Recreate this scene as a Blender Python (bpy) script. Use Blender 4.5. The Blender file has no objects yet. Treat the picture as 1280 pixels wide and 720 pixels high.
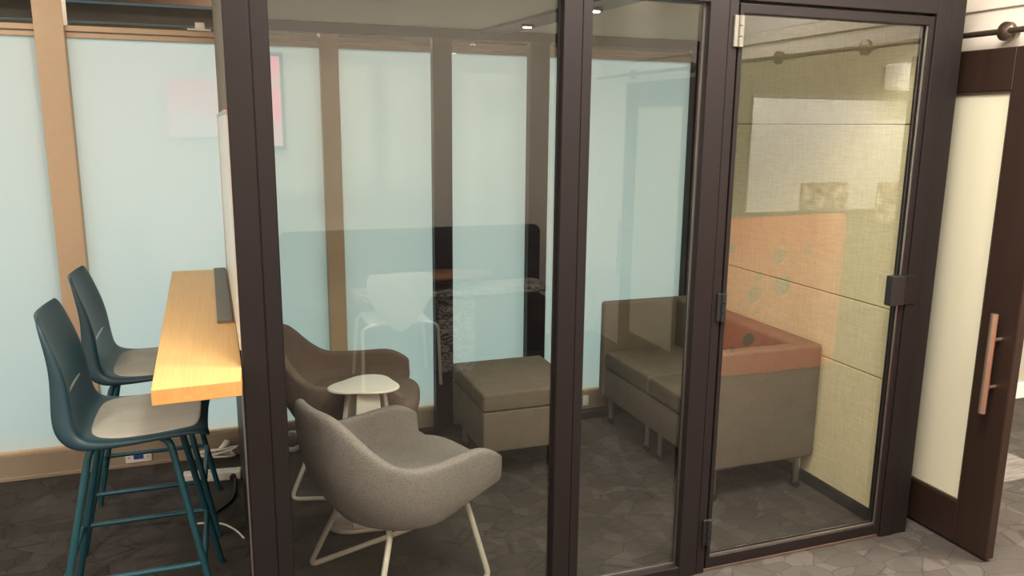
import bpy, bmesh, math, random
from mathutils import Vector, Matrix
random.seed(7)
S = bpy.context.scene
COL = S.collection
PI = math.pi

# ------------------------------------------------------------------ materials
def new_mat(name):
    m = bpy.data.materials.new(name); m.use_nodes = True
    nt = m.node_tree
    for n in list(nt.nodes): nt.nodes.remove(n)
    out = nt.nodes.new('ShaderNodeOutputMaterial')
    return m, nt, out

def N(nt, t, **kw):
    n = nt.nodes.new(t)
    for k, v in kw.items():
        if k in n.inputs.keys(): n.inputs[k].default_value = v
        else: setattr(n, k, v)
    return n

def rgba(c): return (c[0], c[1], c[2], 1.0)

def mat(name, col, rough=0.5, metal=0.0, var=0.06, scale=40.0, bump=0.0, stretch=(1,1,1), spec=0.5, emit=None, estr=0.0, bdist=0.002):
    m, nt, out = new_mat(name)
    p = N(nt, 'ShaderNodeBsdfPrincipled')
    p.inputs['Roughness'].default_value = rough
    p.inputs['Metallic'].default_value = metal
    p.inputs['Specular IOR Level'].default_value = spec
    tc = N(nt, 'ShaderNodeTexCoord'); mp = N(nt, 'ShaderNodeMapping')
    mp.inputs['Scale'].default_value = stretch
    nt.links.new(tc.outputs['Object'], mp.inputs['Vector'])
    nz = N(nt, 'ShaderNodeTexNoise'); nz.inputs['Scale'].default_value = scale; nz.inputs['Detail'].default_value = 4
    nt.links.new(mp.outputs['Vector'], nz.inputs['Vector'])
    mx = N(nt, 'ShaderNodeMix', data_type='RGBA')
    mx.inputs[6].default_value = rgba([max(0, c*(1-var)) for c in col])
    mx.inputs[7].default_value = rgba([min(1, c*(1+var)) for c in col])
    nt.links.new(nz.outputs['Fac'], mx.inputs[0])
    nt.links.new(mx.outputs[2], p.inputs['Base Color'])
    if bump:
        b = N(nt, 'ShaderNodeBump'); b.inputs['Strength'].default_value = bump; b.inputs['Distance'].default_value = bdist
        nt.links.new(nz.outputs['Fac'], b.inputs['Height']); nt.links.new(b.outputs['Normal'], p.inputs['Normal'])
    if emit:
        p.inputs['Emission Color'].default_value = rgba(emit); p.inputs['Emission Strength'].default_value = estr
    nt.links.new(p.outputs[0], out.inputs[0])
    return m

def fabric(name, col, var=0.25, scale=260.0, bump=0.5):
    """woven cloth: two crossed wave patterns plus noise"""
    m, nt, out = new_mat(name)
    p = N(nt, 'ShaderNodeBsdfPrincipled'); p.inputs['Roughness'].default_value = 0.95
    p.inputs['Specular IOR Level'].default_value = 0.15
    tc = N(nt, 'ShaderNodeTexCoord')
    nz = N(nt, 'ShaderNodeTexNoise'); nz.inputs['Scale'].default_value = 12; nz.inputs['Detail'].default_value = 5
    vo = N(nt, 'ShaderNodeTexVoronoi'); vo.inputs['Scale'].default_value = scale
    nt.links.new(tc.outputs['Object'], nz.inputs['Vector']); nt.links.new(tc.outputs['Object'], vo.inputs['Vector'])
    mx = N(nt, 'ShaderNodeMix', data_type='RGBA')
    mx.inputs[6].default_value = rgba([c*(1+var*0.6) for c in col]); mx.inputs[7].default_value = rgba([c*(1-var) for c in col])
    nt.links.new(vo.outputs['Distance'], mx.inputs[0])
    hs = N(nt, 'ShaderNodeHueSaturation')
    mr = N(nt, 'ShaderNodeMapRange'); mr.inputs['To Min'].default_value = 0.85; mr.inputs['To Max'].default_value = 1.15
    nt.links.new(nz.outputs['Fac'], mr.inputs['Value']); nt.links.new(mr.outputs[0], hs.inputs['Value'])
    nt.links.new(mx.outputs[2], hs.inputs['Color']); nt.links.new(hs.outputs[0], p.inputs['Base Color'])
    b = N(nt, 'ShaderNodeBump'); b.inputs['Strength'].default_value = bump; b.inputs['Distance'].default_value = 0.002
    nt.links.new(vo.outputs['Distance'], b.inputs['Height']); nt.links.new(b.outputs['Normal'], p.inputs['Normal'])
    nt.links.new(p.outputs[0], out.inputs[0])
    return m

def wall_fabric(name, c1, c2):
    """acoustic wall cloth with fine horizontal and vertical slubs"""
    m, nt, out = new_mat(name)
    p = N(nt, 'ShaderNodeBsdfPrincipled'); p.inputs['Roughness'].default_value = 0.95; p.inputs['Specular IOR Level'].default_value = 0.1
    tc = N(nt, 'ShaderNodeTexCoord')
    a = []
    for st in ((20, 14, 260), (20, 260, 14)):
        mp = N(nt, 'ShaderNodeMapping'); mp.inputs['Scale'].default_value = st
        nz = N(nt, 'ShaderNodeTexNoise'); nz.inputs['Scale'].default_value = 1.0; nz.inputs['Detail'].default_value = 3
        nt.links.new(tc.outputs['Object'], mp.inputs['Vector']); nt.links.new(mp.outputs[0], nz.inputs['Vector']); a.append(nz)
    ad = N(nt, 'ShaderNodeMath', operation='ADD'); nt.links.new(a[0].outputs['Fac'], ad.inputs[0]); nt.links.new(a[1].outputs['Fac'], ad.inputs[1])
    mr = N(nt, 'ShaderNodeMapRange'); mr.inputs['From Min'].default_value = 0.7; mr.inputs['From Max'].default_value = 1.3
    nt.links.new(ad.outputs[0], mr.inputs['Value'])
    mx = N(nt, 'ShaderNodeMix', data_type='RGBA'); mx.inputs[6].default_value = rgba(c1); mx.inputs[7].default_value = rgba(c2)
    nt.links.new(mr.outputs[0], mx.inputs[0]); nt.links.new(mx.outputs[2], p.inputs['Base Color'])
    b = N(nt, 'ShaderNodeBump'); b.inputs['Strength'].default_value = 0.35; b.inputs['Distance'].default_value = 0.002
    nt.links.new(mr.outputs[0], b.inputs['Height']); nt.links.new(b.outputs['Normal'], p.inputs['Normal'])
    nt.links.new(p.outputs[0], out.inputs[0])
    return m

def carpet_mat():
    m, nt, out = new_mat('carpet')
    p = N(nt, 'ShaderNodeBsdfPrincipled'); p.inputs['Roughness'].default_value = 1.0; p.inputs['Specular IOR Level'].default_value = 0.05
    tc = N(nt, 'ShaderNodeTexCoord')
    dn = N(nt, 'ShaderNodeTexNoise'); dn.inputs['Scale'].default_value = 2.5; dn.inputs['Detail'].default_value = 2
    nt.links.new(tc.outputs['Object'], dn.inputs['Vector'])
    va = N(nt, 'ShaderNodeVectorMath', operation='MULTIPLY_ADD'); va.inputs[1].default_value = (0.04,)*3
    nt.links.new(dn.outputs['Color'], va.inputs[0]); nt.links.new(tc.outputs['Object'], va.inputs[2])
    mp = N(nt, 'ShaderNodeMapping'); mp.inputs['Scale'].default_value = (7.0, 13.0, 1); mp.inputs['Rotation'].default_value = (0, 0, 0.6)
    nt.links.new(va.outputs[0], mp.inputs['Vector'])
    mp2 = N(nt, 'ShaderNodeMapping'); mp2.inputs['Scale'].default_value = (14.0, 6.0, 1); mp2.inputs['Rotation'].default_value = (0, 0, -0.3)
    nt.links.new(va.outputs[0], mp2.inputs['Vector'])
    v1 = N(nt, 'ShaderNodeTexVoronoi', feature='F1'); v1.inputs['Scale'].default_value = 1.0
    v2 = N(nt, 'ShaderNodeTexVoronoi', feature='DISTANCE_TO_EDGE'); v2.inputs['Scale'].default_value = 1.0
    v3 = N(nt, 'ShaderNodeTexVoronoi', feature='F1'); v3.inputs['Scale'].default_value = 1.0
    nt.links.new(mp.outputs[0], v1.inputs['Vector']); nt.links.new(mp.outputs[0], v2.inputs['Vector']); nt.links.new(mp2.outputs[0], v3.inputs['Vector'])
    s1 = N(nt, 'ShaderNodeSeparateColor'); nt.links.new(v1.outputs['Color'], s1.inputs[0])
    s3 = N(nt, 'ShaderNodeSeparateColor'); nt.links.new(v3.outputs['Color'], s3.inputs[0])
    ad = N(nt, 'ShaderNodeMath', operation='MULTIPLY'); nt.links.new(s1.outputs[0], ad.inputs[0]); nt.links.new(s3.outputs[1], ad.inputs[1])
    ra = N(nt, 'ShaderNodeValToRGB')
    cr = ra.color_ramp
    cr.elements[0].position = 0.0; cr.elements[0].color = (0.066, 0.058, 0.052, 1)
    cr.elements[1].position = 0.75; cr.elements[1].color = (0.094, 0.083, 0.077, 1)
    nt.links.new(ad.outputs[0], ra.inputs[0])
    ed = N(nt, 'ShaderNodeMapRange'); ed.inputs['From Max'].default_value = 0.03; ed.inputs['To Min'].default_value = 0.66; ed.inputs['To Max'].default_value = 1.0
    nt.links.new(v2.outputs['Distance'], ed.inputs['Value'])
    fz = N(nt, 'ShaderNodeTexNoise'); fz.inputs['Scale'].default_value = 420; fz.inputs['Detail'].default_value = 2
    nt.links.new(tc.outputs['Object'], fz.inputs['Vector'])
    fr = N(nt, 'ShaderNodeMapRange'); fr.inputs['To Min'].default_value = 0.65; fr.inputs['To Max'].default_value = 1.35
    nt.links.new(fz.outputs['Fac'], fr.inputs['Value'])
    ml = N(nt, 'ShaderNodeMath', operation='MULTIPLY'); nt.links.new(ed.outputs[0], ml.inputs[0]); nt.links.new(fr.outputs[0], ml.inputs[1])
    hs = N(nt, 'ShaderNodeHueSaturation'); nt.links.new(ra.outputs[0], hs.inputs['Color']); nt.links.new(ml.outputs[0], hs.inputs['Value'])
    nt.links.new(hs.outputs[0], p.inputs['Base Color'])
    b = N(nt, 'ShaderNodeBump'); b.inputs['Strength'].default_value = 0.6; b.inputs['Distance'].default_value = 0.004
    nt.links.new(fz.outputs['Fac'], b.inputs['Height']); nt.links.new(b.outputs['Normal'], p.inputs['Normal'])
    nt.links.new(p.outputs[0], out.inputs[0])
    return m

def wood_mat(name, c1, c2, rough=0.4, stretch=(14, 1.2, 14), scale=3.0):
    m, nt, out = new_mat(name)
    p = N(nt, 'ShaderNodeBsdfPrincipled'); p.inputs['Roughness'].default_value = rough
    tc = N(nt, 'ShaderNodeTexCoord'); mp = N(nt, 'ShaderNodeMapping'); mp.inputs['Scale'].default_value = stretch
    nt.links.new(tc.outputs['Object'], mp.inputs['Vector'])
    n1 = N(nt, 'ShaderNodeTexNoise'); n1.inputs['Scale'].default_value = scale; n1.inputs['Detail'].default_value = 6; n1.inputs['Distortion'].default_value = 0.8
    nt.links.new(mp.outputs[0], n1.inputs['Vector'])
    wv = N(nt, 'ShaderNodeTexWave', wave_type='BANDS', bands_direction='X'); wv.inputs['Scale'].default_value = scale*0.5
    wv.inputs['Distortion'].default_value = 5; wv.inputs['Detail'].default_value = 3
    nt.links.new(mp.outputs[0], wv.inputs['Vector'])
    mu = N(nt, 'ShaderNodeMath', operation='MULTIPLY_ADD'); mu.inputs[1].default_value = 0.13
    nt.links.new(wv.outputs['Fac'], mu.inputs[0]); 
    sc = N(nt, 'ShaderNodeMath', operation='MULTIPLY'); sc.inputs[1].default_value = 0.9
    nt.links.new(n1.outputs['Fac'], sc.inputs[0]); nt.links.new(sc.outputs[0], mu.inputs[2])
    mx = N(nt, 'ShaderNodeMix', data_type='RGBA'); mx.inputs[6].default_value = rgba(c1); mx.inputs[7].default_value = rgba(c2)
    nt.links.new(mu.outputs[0], mx.inputs[0]); nt.links.new(mx.outputs[2], p.inputs['Base Color'])
    nt.links.new(p.outputs[0], out.inputs[0])
    return m

def glass_mat(name, tint, ior=1.7):
    """thin architectural glass: clear transmission plus Fresnel mirror on the entering face"""
    m, nt, out = new_mat(name)
    tr = N(nt, 'ShaderNodeBsdfTransparent'); tr.inputs['Color'].default_value = rgba(tint)
    tb = N(nt, 'ShaderNodeBsdfTransparent')
    gl = N(nt, 'ShaderNodeBsdfGlossy'); gl.inputs['Roughness'].default_value = 0.0
    fr = N(nt, 'ShaderNodeFresnel'); fr.inputs['IOR'].default_value = ior
    ge = N(nt, 'ShaderNodeNewGeometry')
    mx = N(nt, 'ShaderNodeMixShader'); nt.links.new(fr.outputs[0], mx.inputs[0]); nt.links.new(tr.outputs[0], mx.inputs[1]); nt.links.new(gl.outputs[0], mx.inputs[2])
    m2 = N(nt, 'ShaderNodeMixShader'); nt.links.new(ge.outputs['Backfacing'], m2.inputs[0]); nt.links.new(mx.outputs[0], m2.inputs[1]); nt.links.new(tb.outputs[0], m2.inputs[2])
    nt.links.new(m2.outputs[0], out.inputs[0])
    return m

def frost_mat(name, tcol, dcol, dmix, ior=1.5, rough=0.03):
    """frosted film on glass: scatters the light from behind, still shiny in front"""
    m, nt, out = new_mat(name)
    tl = N(nt, 'ShaderNodeBsdfTranslucent'); tl.inputs['Color'].default_value = rgba(tcol)
    df = N(nt, 'ShaderNodeBsdfDiffuse'); df.inputs['Color'].default_value = rgba(dcol)
    mx = N(nt, 'ShaderNodeMixShader'); mx.inputs[0].default_value = dmix
    nt.links.new(tl.outputs[0], mx.inputs[1]); nt.links.new(df.outputs[0], mx.inputs[2])
    gl = N(nt, 'ShaderNodeBsdfGlossy'); gl.inputs['Roughness'].default_value = rough
    fr = N(nt, 'ShaderNodeFresnel'); fr.inputs['IOR'].default_value = ior
    m2 = N(nt, 'ShaderNodeMixShader'); nt.links.new(fr.outputs[0], m2.inputs[0]); nt.links.new(mx.outputs[0], m2.inputs[1]); nt.links.new(gl.outputs[0], m2.inputs[2])
    nt.links.new(m2.outputs[0], out.inputs[0])
    return m

def emit_mat(name, col, s):
    m, nt, out = new_mat(name)
    e = N(nt, 'ShaderNodeEmission'); e.inputs['Color'].default_value = rgba(col); e.inputs['Strength'].default_value = s
    nt.links.new(e.outputs[0], out.inputs[0]); return m

def blotch_mat(name, cols, scale=3.0, estr=0.0, detail=2):
    """a picture: soft coloured patches"""
    m, nt, out = new_mat(name)
    tc = N(nt, 'ShaderNodeTexCoord'); nz = N(nt, 'ShaderNodeTexNoise'); nz.inputs['Scale'].default_value = scale; nz.inputs['Detail'].default_value = detail
    nt.links.new(tc.outputs['Object'], nz.inputs['Vector'])
    ra = N(nt, 'ShaderNodeValToRGB'); cr = ra.color_ramp
    cr.elements[0].position = 0.35; cr.elements[0].color = rgba(cols[0]); cr.elements[1].position = 0.65; cr.elements[1].color = rgba(cols[-1])
    for i, c in enumerate(cols[1:-1]):
        e = cr.elements.new(0.35+0.3*(i+1)/(len(cols)-1)); e.color = rgba(c)
    nt.links.new(nz.outputs['Fac'], ra.inputs[0])
    p = N(nt, 'ShaderNodeBsdfPrincipled'); p.inputs['Roughness'].default_value = 0.4
    nt.links.new(ra.outputs[0], p.inputs['Base Color'])
    if estr:
        nt.links.new(ra.outputs[0], p.inputs['Emission Color']); p.inputs['Emission Strength'].default_value = estr
    nt.links.new(p.outputs[0], out.inputs[0]); return m

def stone_mat(name):
    m, nt, out = new_mat(name)
    tc = N(nt, 'ShaderNodeTexCoord'); nz = N(nt, 'ShaderNodeTexNoise'); nz.inputs['Scale'].default_value = 14; nz.inputs['Detail'].default_value = 6; nz.inputs['Distortion'].default_value = 2.5
    mp = N(nt, 'ShaderNodeMapping'); mp.inputs['Scale'].default_value = (1, 1, 2.2)
    nt.links.new(tc.outputs['Object'], mp.inputs['Vector']); nt.links.new(mp.outputs[0], nz.inputs['Vector'])
    ra = N(nt, 'ShaderNodeValToRGB'); cr = ra.color_ramp
    cr.elements[0].position = 0.46; cr.elements[0].color = (0.03, 0.03, 0.035, 1); cr.elements[1].position = 0.54; cr.elements[1].color = (0.6, 0.57, 0.52, 1)
    nt.links.new(nz.outputs['Fac'], ra.inputs[0])
    p = N(nt, 'ShaderNodeBsdfPrincipled'); p.inputs['Roughness'].default_value = 0.4
    nt.links.new(ra.outputs[0], p.inputs['Base Color']); nt.links.new(p.outputs[0], out.inputs[0]); return m

M = {}
M['carpet'] = carpet_mat()
M['frame'] = mat('dark bronze powder coat', (0.015, 0.0118, 0.0125), 0.45, 0.0, 0.08, 60, spec=0.25)
M['black'] = mat('black plastic', (0.012, 0.012, 0.013), 0.5)
M['alu'] = mat('satin aluminium', (0.55, 0.52, 0.48), 0.35, 1.0)
M['glass'] = glass_mat('clear partition glass', (0.865, 0.89, 0.86), 2.0)
M['glass_rear'] = glass_mat('clear rear glass', (0.95, 0.98, 0.98), 1.45)
M['glass_thin'] = glass_mat('transom glass', (0.97, 0.98, 0.97), 1.4)
M['frost'] = frost_mat('frosted window film', (0.80, 0.86, 0.86), (0.72, 0.74, 0.70), 0.30)
M['doorfrost'] = frost_mat('cream frosted door film', (0.74, 0.72, 0.60), (0.70, 0.68, 0.54), 0.75, 1.4, 0.08)
M['tan'] = mat('tan painted window frame', (0.60, 0.44, 0.29), 0.5, 0.0, 0.04)
M['skirt'] = mat('tan grey skirting paint', (0.34, 0.27, 0.20), 0.5, 0.0, 0.05)
M['wallfab'] = wall_fabric('beige acoustic cloth', (0.66, 0.58, 0.37), (0.84, 0.75, 0.52))
M['greyfab'] = wall_fabric('grey acoustic cloth', (0.22, 0.20, 0.17), (0.34, 0.31, 0.27))
M['ceil'] = mat('ceiling paint', (0.50, 0.49, 0.42), 0.9, 0, 0.02)
M['roomceil'] = mat('room ceiling paint', (0.30, 0.285, 0.24), 0.9, 0, 0.02)
M['olive'] = mat('olive grey wall paint', (0.20, 0.18, 0.12), 0.85, 0, 0.03)
M['cream'] = mat('cream wall paint', (0.80, 0.74, 0.66), 0.85, 0, 0.02)
M['dado'] = mat('grey green wall paint', (0.42, 0.41, 0.33), 0.85, 0, 0.03)
M['white'] = mat('white paint', (0.80, 0.79, 0.76), 0.6, 0, 0.02)
M['wplastic'] = mat('white plastic', (0.82, 0.79, 0.71), 0.35, 0, 0.02)
M['wboard'] = mat('white board enamel', (0.85, 0.85, 0.82), 0.3, 0, 0.01)
M['oak'] = wood_mat('light oak', (0.72, 0.40, 0.125), (0.86, 0.55, 0.22), 0.45)
M['oakedge'] = wood_mat('oak edge banding', (0.52, 0.25, 0.07), (0.70, 0.38, 0.13), 0.5)
M['espresso'] = wood_mat('espresso stained timber', (0.015, 0.008, 0.006), (0.030, 0.016, 0.011), 0.4, (14, 14, 1.2))
M['ceilwood'] = wood_mat('cedar ceiling boards', (0.16, 0.065, 0.028), (0.33, 0.15, 0.07), 0.6, (1.0, 10, 10))
M['darkwood'] = wood_mat('dark timber beam', (0.05, 0.03, 0.02), (0.10, 0.06, 0.04), 0.6, (1, 10, 10))
M['teal'] = mat('petrol blue moulded plastic', (0.011, 0.043, 0.060), 0.42, 0, 0.05)
M['tealmetal'] = mat('petrol blue powder coated steel', (0.018, 0.090, 0.120), 0.35, 0.2, 0.05)
M['pad'] = fabric('grey seat pad cloth', (0.47, 0.46, 0.40), 0.15, 500, 0.3)
M['greychair'] = fabric('light grey tweed', (0.285, 0.26, 0.245), 0.45, 330, 0.7)
M['mauvechair'] = fabric('mauve brown tweed', (0.20, 0.150, 0.128), 0.35, 330, 0.6)
M['taupe'] = fabric('taupe upholstery', (0.185, 0.155, 0.120), 0.30, 300, 0.6)
M['sofafab'] = fabric('grey brown upholstery', (0.165, 0.140, 0.110), 0.30, 300, 0.6)
M['cream_metal'] = mat('cream powder coated steel', (0.66, 0.62, 0.53), 0.4, 0.1, 0.03)
M['steel'] = mat('brushed steel', (0.62, 0.60, 0.57), 0.3, 1.0, 0.05)
M['bronze'] = mat('brushed bronze handle', (0.62, 0.44, 0.34), 0.35, 0.9, 0.05)
M['traygrey'] = mat('grey cable tray', (0.17, 0.16, 0.135), 0.6)
M['blue'] = mat('blue data socket', (0.02, 0.07, 0.30), 0.4)
M['navy'] = fabric('navy upholstery', (0.012, 0.016, 0.035), 0.2, 200)
M['orange'] = mat('orange felt', (0.85, 0.17, 0.06), 0.9, 0, 0.06, 200)
M['brown_top'] = wood_mat('walnut table top', (0.22, 0.09, 0.04), (0.32, 0.14, 0.07), 0.35)
M['stone'] = stone_mat('speckled stone laminate')
M['rail'] = mat('dark bronze rail', (0.16, 0.12, 0.09), 0.35, 0.8)
M['tvpink'] = blotch_mat('pink picture on screen', [(0.75, 0.02, 0.10), (0.95, 0.12, 0.24), (0.55, 0.38, 0.40)], 2.2, 2.8)
M['tvglow'] = emit_mat('white patch on screen', (0.9, 0.95, 1.0), 4.0)
M['photo'] = blotch_mat('sepia photo print', [(0.08, 0.06, 0.05), (0.40, 0.30, 0.20), (0.85, 0.76, 0.62)], 13.0, 0, 6)
M['lamp'] = emit_mat('lamp lens', (1.0, 0.92, 0.80), 60.0)
M['panel_light'] = emit_mat('ceiling light diffuser', (1.0, 0.93, 0.84), 9.0)
M['bounce'] = mat('pale blue vinyl', (0.20, 0.68, 0.95), 0.6, 0, 0.03)  # bounce colour that turns light on the frosted panes blue
M['striped'] = mat('striped doormat', (0.16, 0.145, 0.135), 0.95, 0, 0.9, 30, stretch=(0.3, 3, 1))
M['green'] = mat('muted green pinboard', (0.10, 0.13, 0.08), 0.9)

# ------------------------------------------------------------------ mesh helpers
def nb(): return bmesh.new()

def box(bm, x0, x1, y0, y1, z0, z1, bev=0.0, seg=2):
    r = bmesh.ops.create_cube(bm, size=1.0)
    vs = r['verts']
    bmesh.ops.scale(bm, verts=vs, vec=(abs(x1-x0), abs(y1-y0), abs(z1-z0)))
    bmesh.ops.translate(bm, verts=vs, vec=((x0+x1)/2, (y0+y1)/2, (z0+z1)/2))
    if bev > 0:
        es = list({e for v in vs for e in v.link_edges})
        bmesh.ops.bevel(bm, geom=es, offset=bev, segments=seg, affect='EDGES', profile=0.5)
    return bm

def prism(bm, pts, z0, z1, bev=0.0, seg=2):
    """closed outline (x, y) raised from z0 to z1"""
    lo = [bm.verts.new((p[0], p[1], z0)) for p in pts]; hi = [bm.verts.new((p[0], p[1], z1)) for p in pts]
    f0 = bm.faces.new(lo[::-1]); f1 = bm.faces.new(hi); n = len(pts)
    for i in range(n): bm.faces.new((lo[i], lo[(i+1) % n], hi[(i+1) % n], hi[i]))
    bmesh.ops.recalc_face_normals(bm, faces=bm.faces[:])
    if bev > 0:
        es = list(f0.edges)+list(f1.edges)
        bmesh.ops.bevel(bm, geom=es, offset=bev, segments=seg, affect='EDGES', profile=0.5)
    return bm

def fillet(pts, r, n=5):
    out = [Vector(pts[0])]
    for i in range(1, len(pts)-1):
        a, b, c = Vector(pts[i-1]), Vector(pts[i]), Vector(pts[i+1])
        u = (a-b); v = (c-b); rr = min(r, u.length*0.45, v.length*0.45)
        p, q = b+u.normalized()*rr, b+v.normalized()*rr
        for k in range(n+1):
            t = k/n
            out.append(p*(1-t)**2 + b*2*t*(1-t) + q*t*t)
    out.append(Vector(pts[-1])); return out

def tube(bm, pts, r, seg=10, closed=False):
    pts = [Vector(p) for p in pts]; n = len(pts); rings = []
    up = None
    for i in range(n):
        if closed: d = pts[(i+1) % n]-pts[i-1]
        else: d = pts[min(i+1, n-1)]-pts[max(i-1, 0)]
        d.normalize()
        if up is None:
            up = Vector((0, 0, 1)) if abs(d.z) < 0.9 else Vector((1, 0, 0))
        a = d.cross(up)
        if a.length < 1e-5: a = d.cross(Vector((0, 1, 0)))
        a.normalize(); b = a.cross(d).normalized(); up = b
        rr = r(i/(n-1)) if callable(r) else r
        rings.append([bm.verts.new(pts[i]+(a*math.cos(2*PI*k/seg)+b*math.sin(2*PI*k/seg))*rr) for k in range(seg)])
    m = n if closed else n-1
    for i in range(m):
        A, B = rings[i], rings[(i+1) % n]
        for k in range(seg): bm.faces.new((A[k], A[(k+1) % seg], B[(k+1) % seg], B[k]))
    if not closed:
        bm.faces.new(rings[0][::-1]); bm.faces.new(rings[-1])
    bmesh.ops.recalc_face_normals(bm, faces=bm.faces[:])
    return bm

def lathe(bm, prof, cx=0, cy=0, seg=28):
    rings = []
    for r, z in prof:
        rings.append([bm.verts.new((cx+r*math.cos(2*PI*k/seg), cy+r*math.sin(2*PI*k/seg), z)) for k in range(seg)])
    for A, B in zip(rings, rings[1:]):
        for k in range(seg): bm.faces.new((A[k], A[(k+1) % seg], B[(k+1) % seg], B[k]))
    bm.faces.new(rings[0][::-1]); bm.faces.new(rings[-1])
    bmesh.ops.recalc_face_normals(bm, faces=bm.faces[:])
    return bm

def obj(name, bm, m, parent=None, smooth=False, sub=0):
    me = bpy.data.meshes.new(name); bm.to_mesh(me); bm.free()
    for mm in (m if isinstance(m, (list, tuple)) else [m]): me.materials.append(mm)
    o = bpy.data.objects.new(name, me); COL.objects.link(o)
    if parent: o.parent = parent
    if smooth:
        for p in me.polygons: p.use_smooth = True
        if smooth == 'auto':
            try: me.set_sharp_from_angle(angle=0.7)
            except Exception: pass
    if sub:
        s = o.modifiers.new('Subdivision', 'SUBSURF'); s.levels = sub; s.render_levels = sub
    return o

def wobj(name, bm, m, parent, **kw):
    """part whose mesh was drawn in world coordinates"""
    base = parent
    off = Vector((0, 0, 0))
    while base: off += base.location; base = base.parent
    bmesh.ops.translate(bm, verts=bm.verts[:], vec=-off)
    return obj(name, bm, m, parent, **kw)

def thing(name, label, cat, loc=(0, 0, 0), rz=0.0, group=None):
    o = bpy.data.objects.new(name, None); COL.objects.link(o); o.empty_display_size = 0.1
    o.location = loc; o.rotation_euler = (0, 0, rz)
    o['label'] = label; o['category'] = cat
    if group: o['group'] = group
    return o

def tag(o, label, cat, group=None):
    o['label'] = label; o['category'] = cat
    if group: o['group'] = group
    return o

def struct(name, bm, m, label=None):
    o = obj(name, bm, m); o['kind'] = 'structure'
    o['label'] = label or name.replace('_', ' '); o['category'] = name.split('_')[0]
    return o

def struct_root(name, label, loc=(0, 0, 0)):
    o = bpy.data.objects.new(name, None); COL.objects.link(o); o.location = loc
    o['kind'] = 'structure'; o['label'] = label; o['category'] = name.split('_')[0]; return o

def dup(root, loc, rz, label, group=None):
    def cp(o, par):
        c = o.copy(); COL.objects.link(c)
        if par: c.parent = par
        for ch in o.children: cp(ch, c)
        return c
    r = cp(root, None); r.location = loc; r.rotation_euler = (0, 0, rz); r['label'] = label
    if group: r['group'] = group
    return r

# ------------------------------------------------------------------ setting
YW = 4.066            # face of the frosted window wall
YREF = -1.05          # wall behind the photographer
HB = 2.7              # room ceiling
struct('floor', box(nb(), -3.6, 8.0, -1.2, 9.4, -0.10, 0.0), M['carpet'], 'dark grey carpet with a faceted triangle pattern')
struct('ceiling', box(nb(), -3.6, 8.0, -1.2, YW+0.06, HB, HB+0.1), M['roomceil'], 'pale office ceiling')
struct('wall_left', box(nb(), -3.7, -3.6, -1.2, 9.4, 0, 3.2), M['cream'])
struct('wall_rear', box(nb(), -3.6, 2.86, YREF-0.12, YREF, 0, HB), M['cream'], 'cream wall behind the photographer')
struct('wall_board', box(nb(), 2.86, 8.0, YREF-0.12, YREF, 0, HB), M['olive'], 'olive grey wall that carries the large white board')
bm = nb(); box(bm, 2.80, 2.92, 2.24, YW+0.06, 0, HB); box(bm, 2.80, 2.92, 0.30, 2.24, 2.02, HB); box(bm, 2.80, 2.92, YREF, 0.30, 0, HB)
struct('wall_right', bm, M['cream'], 'cream wall and header carrying the sliding door rail')
struct('trim_1', box(nb(), 2.785, 2.80, YREF, YW, 2.10, 2.26, 0.003), M['cream'], 'raised cream band above the door rail')
# next room seen past the sliding door
struct('wall_side', box(nb(), 2.92, 8.0, 3.45, 3.55, 0, HB), M['dado'], 'grey green wall in the next room')
struct('wall_end', box(nb(), 7.9, 8.0, -1.2, 3.5, 0, HB), M['cream'])
struct('baseboard_side', box(nb(), 2.93, 7.9, 3.43, 3.45, 0, 0.10, 0.003), M['white'])
struct('baseboard_right', box(nb(), 2.785, 2.80, 2.95, YW-0.05, 0, 0.09, 0.003), M['white'])
# room behind the frosted windows
struct('wall_back', box(nb(), -3.6, 8.0, 9.3, 9.4, 0, 3.2), M['ceilwood'], 'far wall of the room behind the windows')
bm = nb()
box(bm, -3.6, 8.0, YW+0.10, 9.4, 2.62, 2.72)
struct('ceiling_2', bm, M['ceilwood'], 'brown timber board ceiling behind the windows')
for i, y in enumerate((5.2, 6.5, 7.8)):
    struct('trim_%d' % (i+2), box(nb(), -3.6, 8.0, y-0.07, y+0.07, 2.46, 2.62, 0.01), M['darkwood'], 'dark timber ceiling beam behind the windows')
struct('floor_2', box(nb(), -3.6, 8.0, YW+0.10, 9.3, 0.0, 0.012), M['bounce'], 'pale blue vinyl floor added behind the windows to tint the frosted panes')  # unseen floor added to bounce blue light up onto the panes

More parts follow.
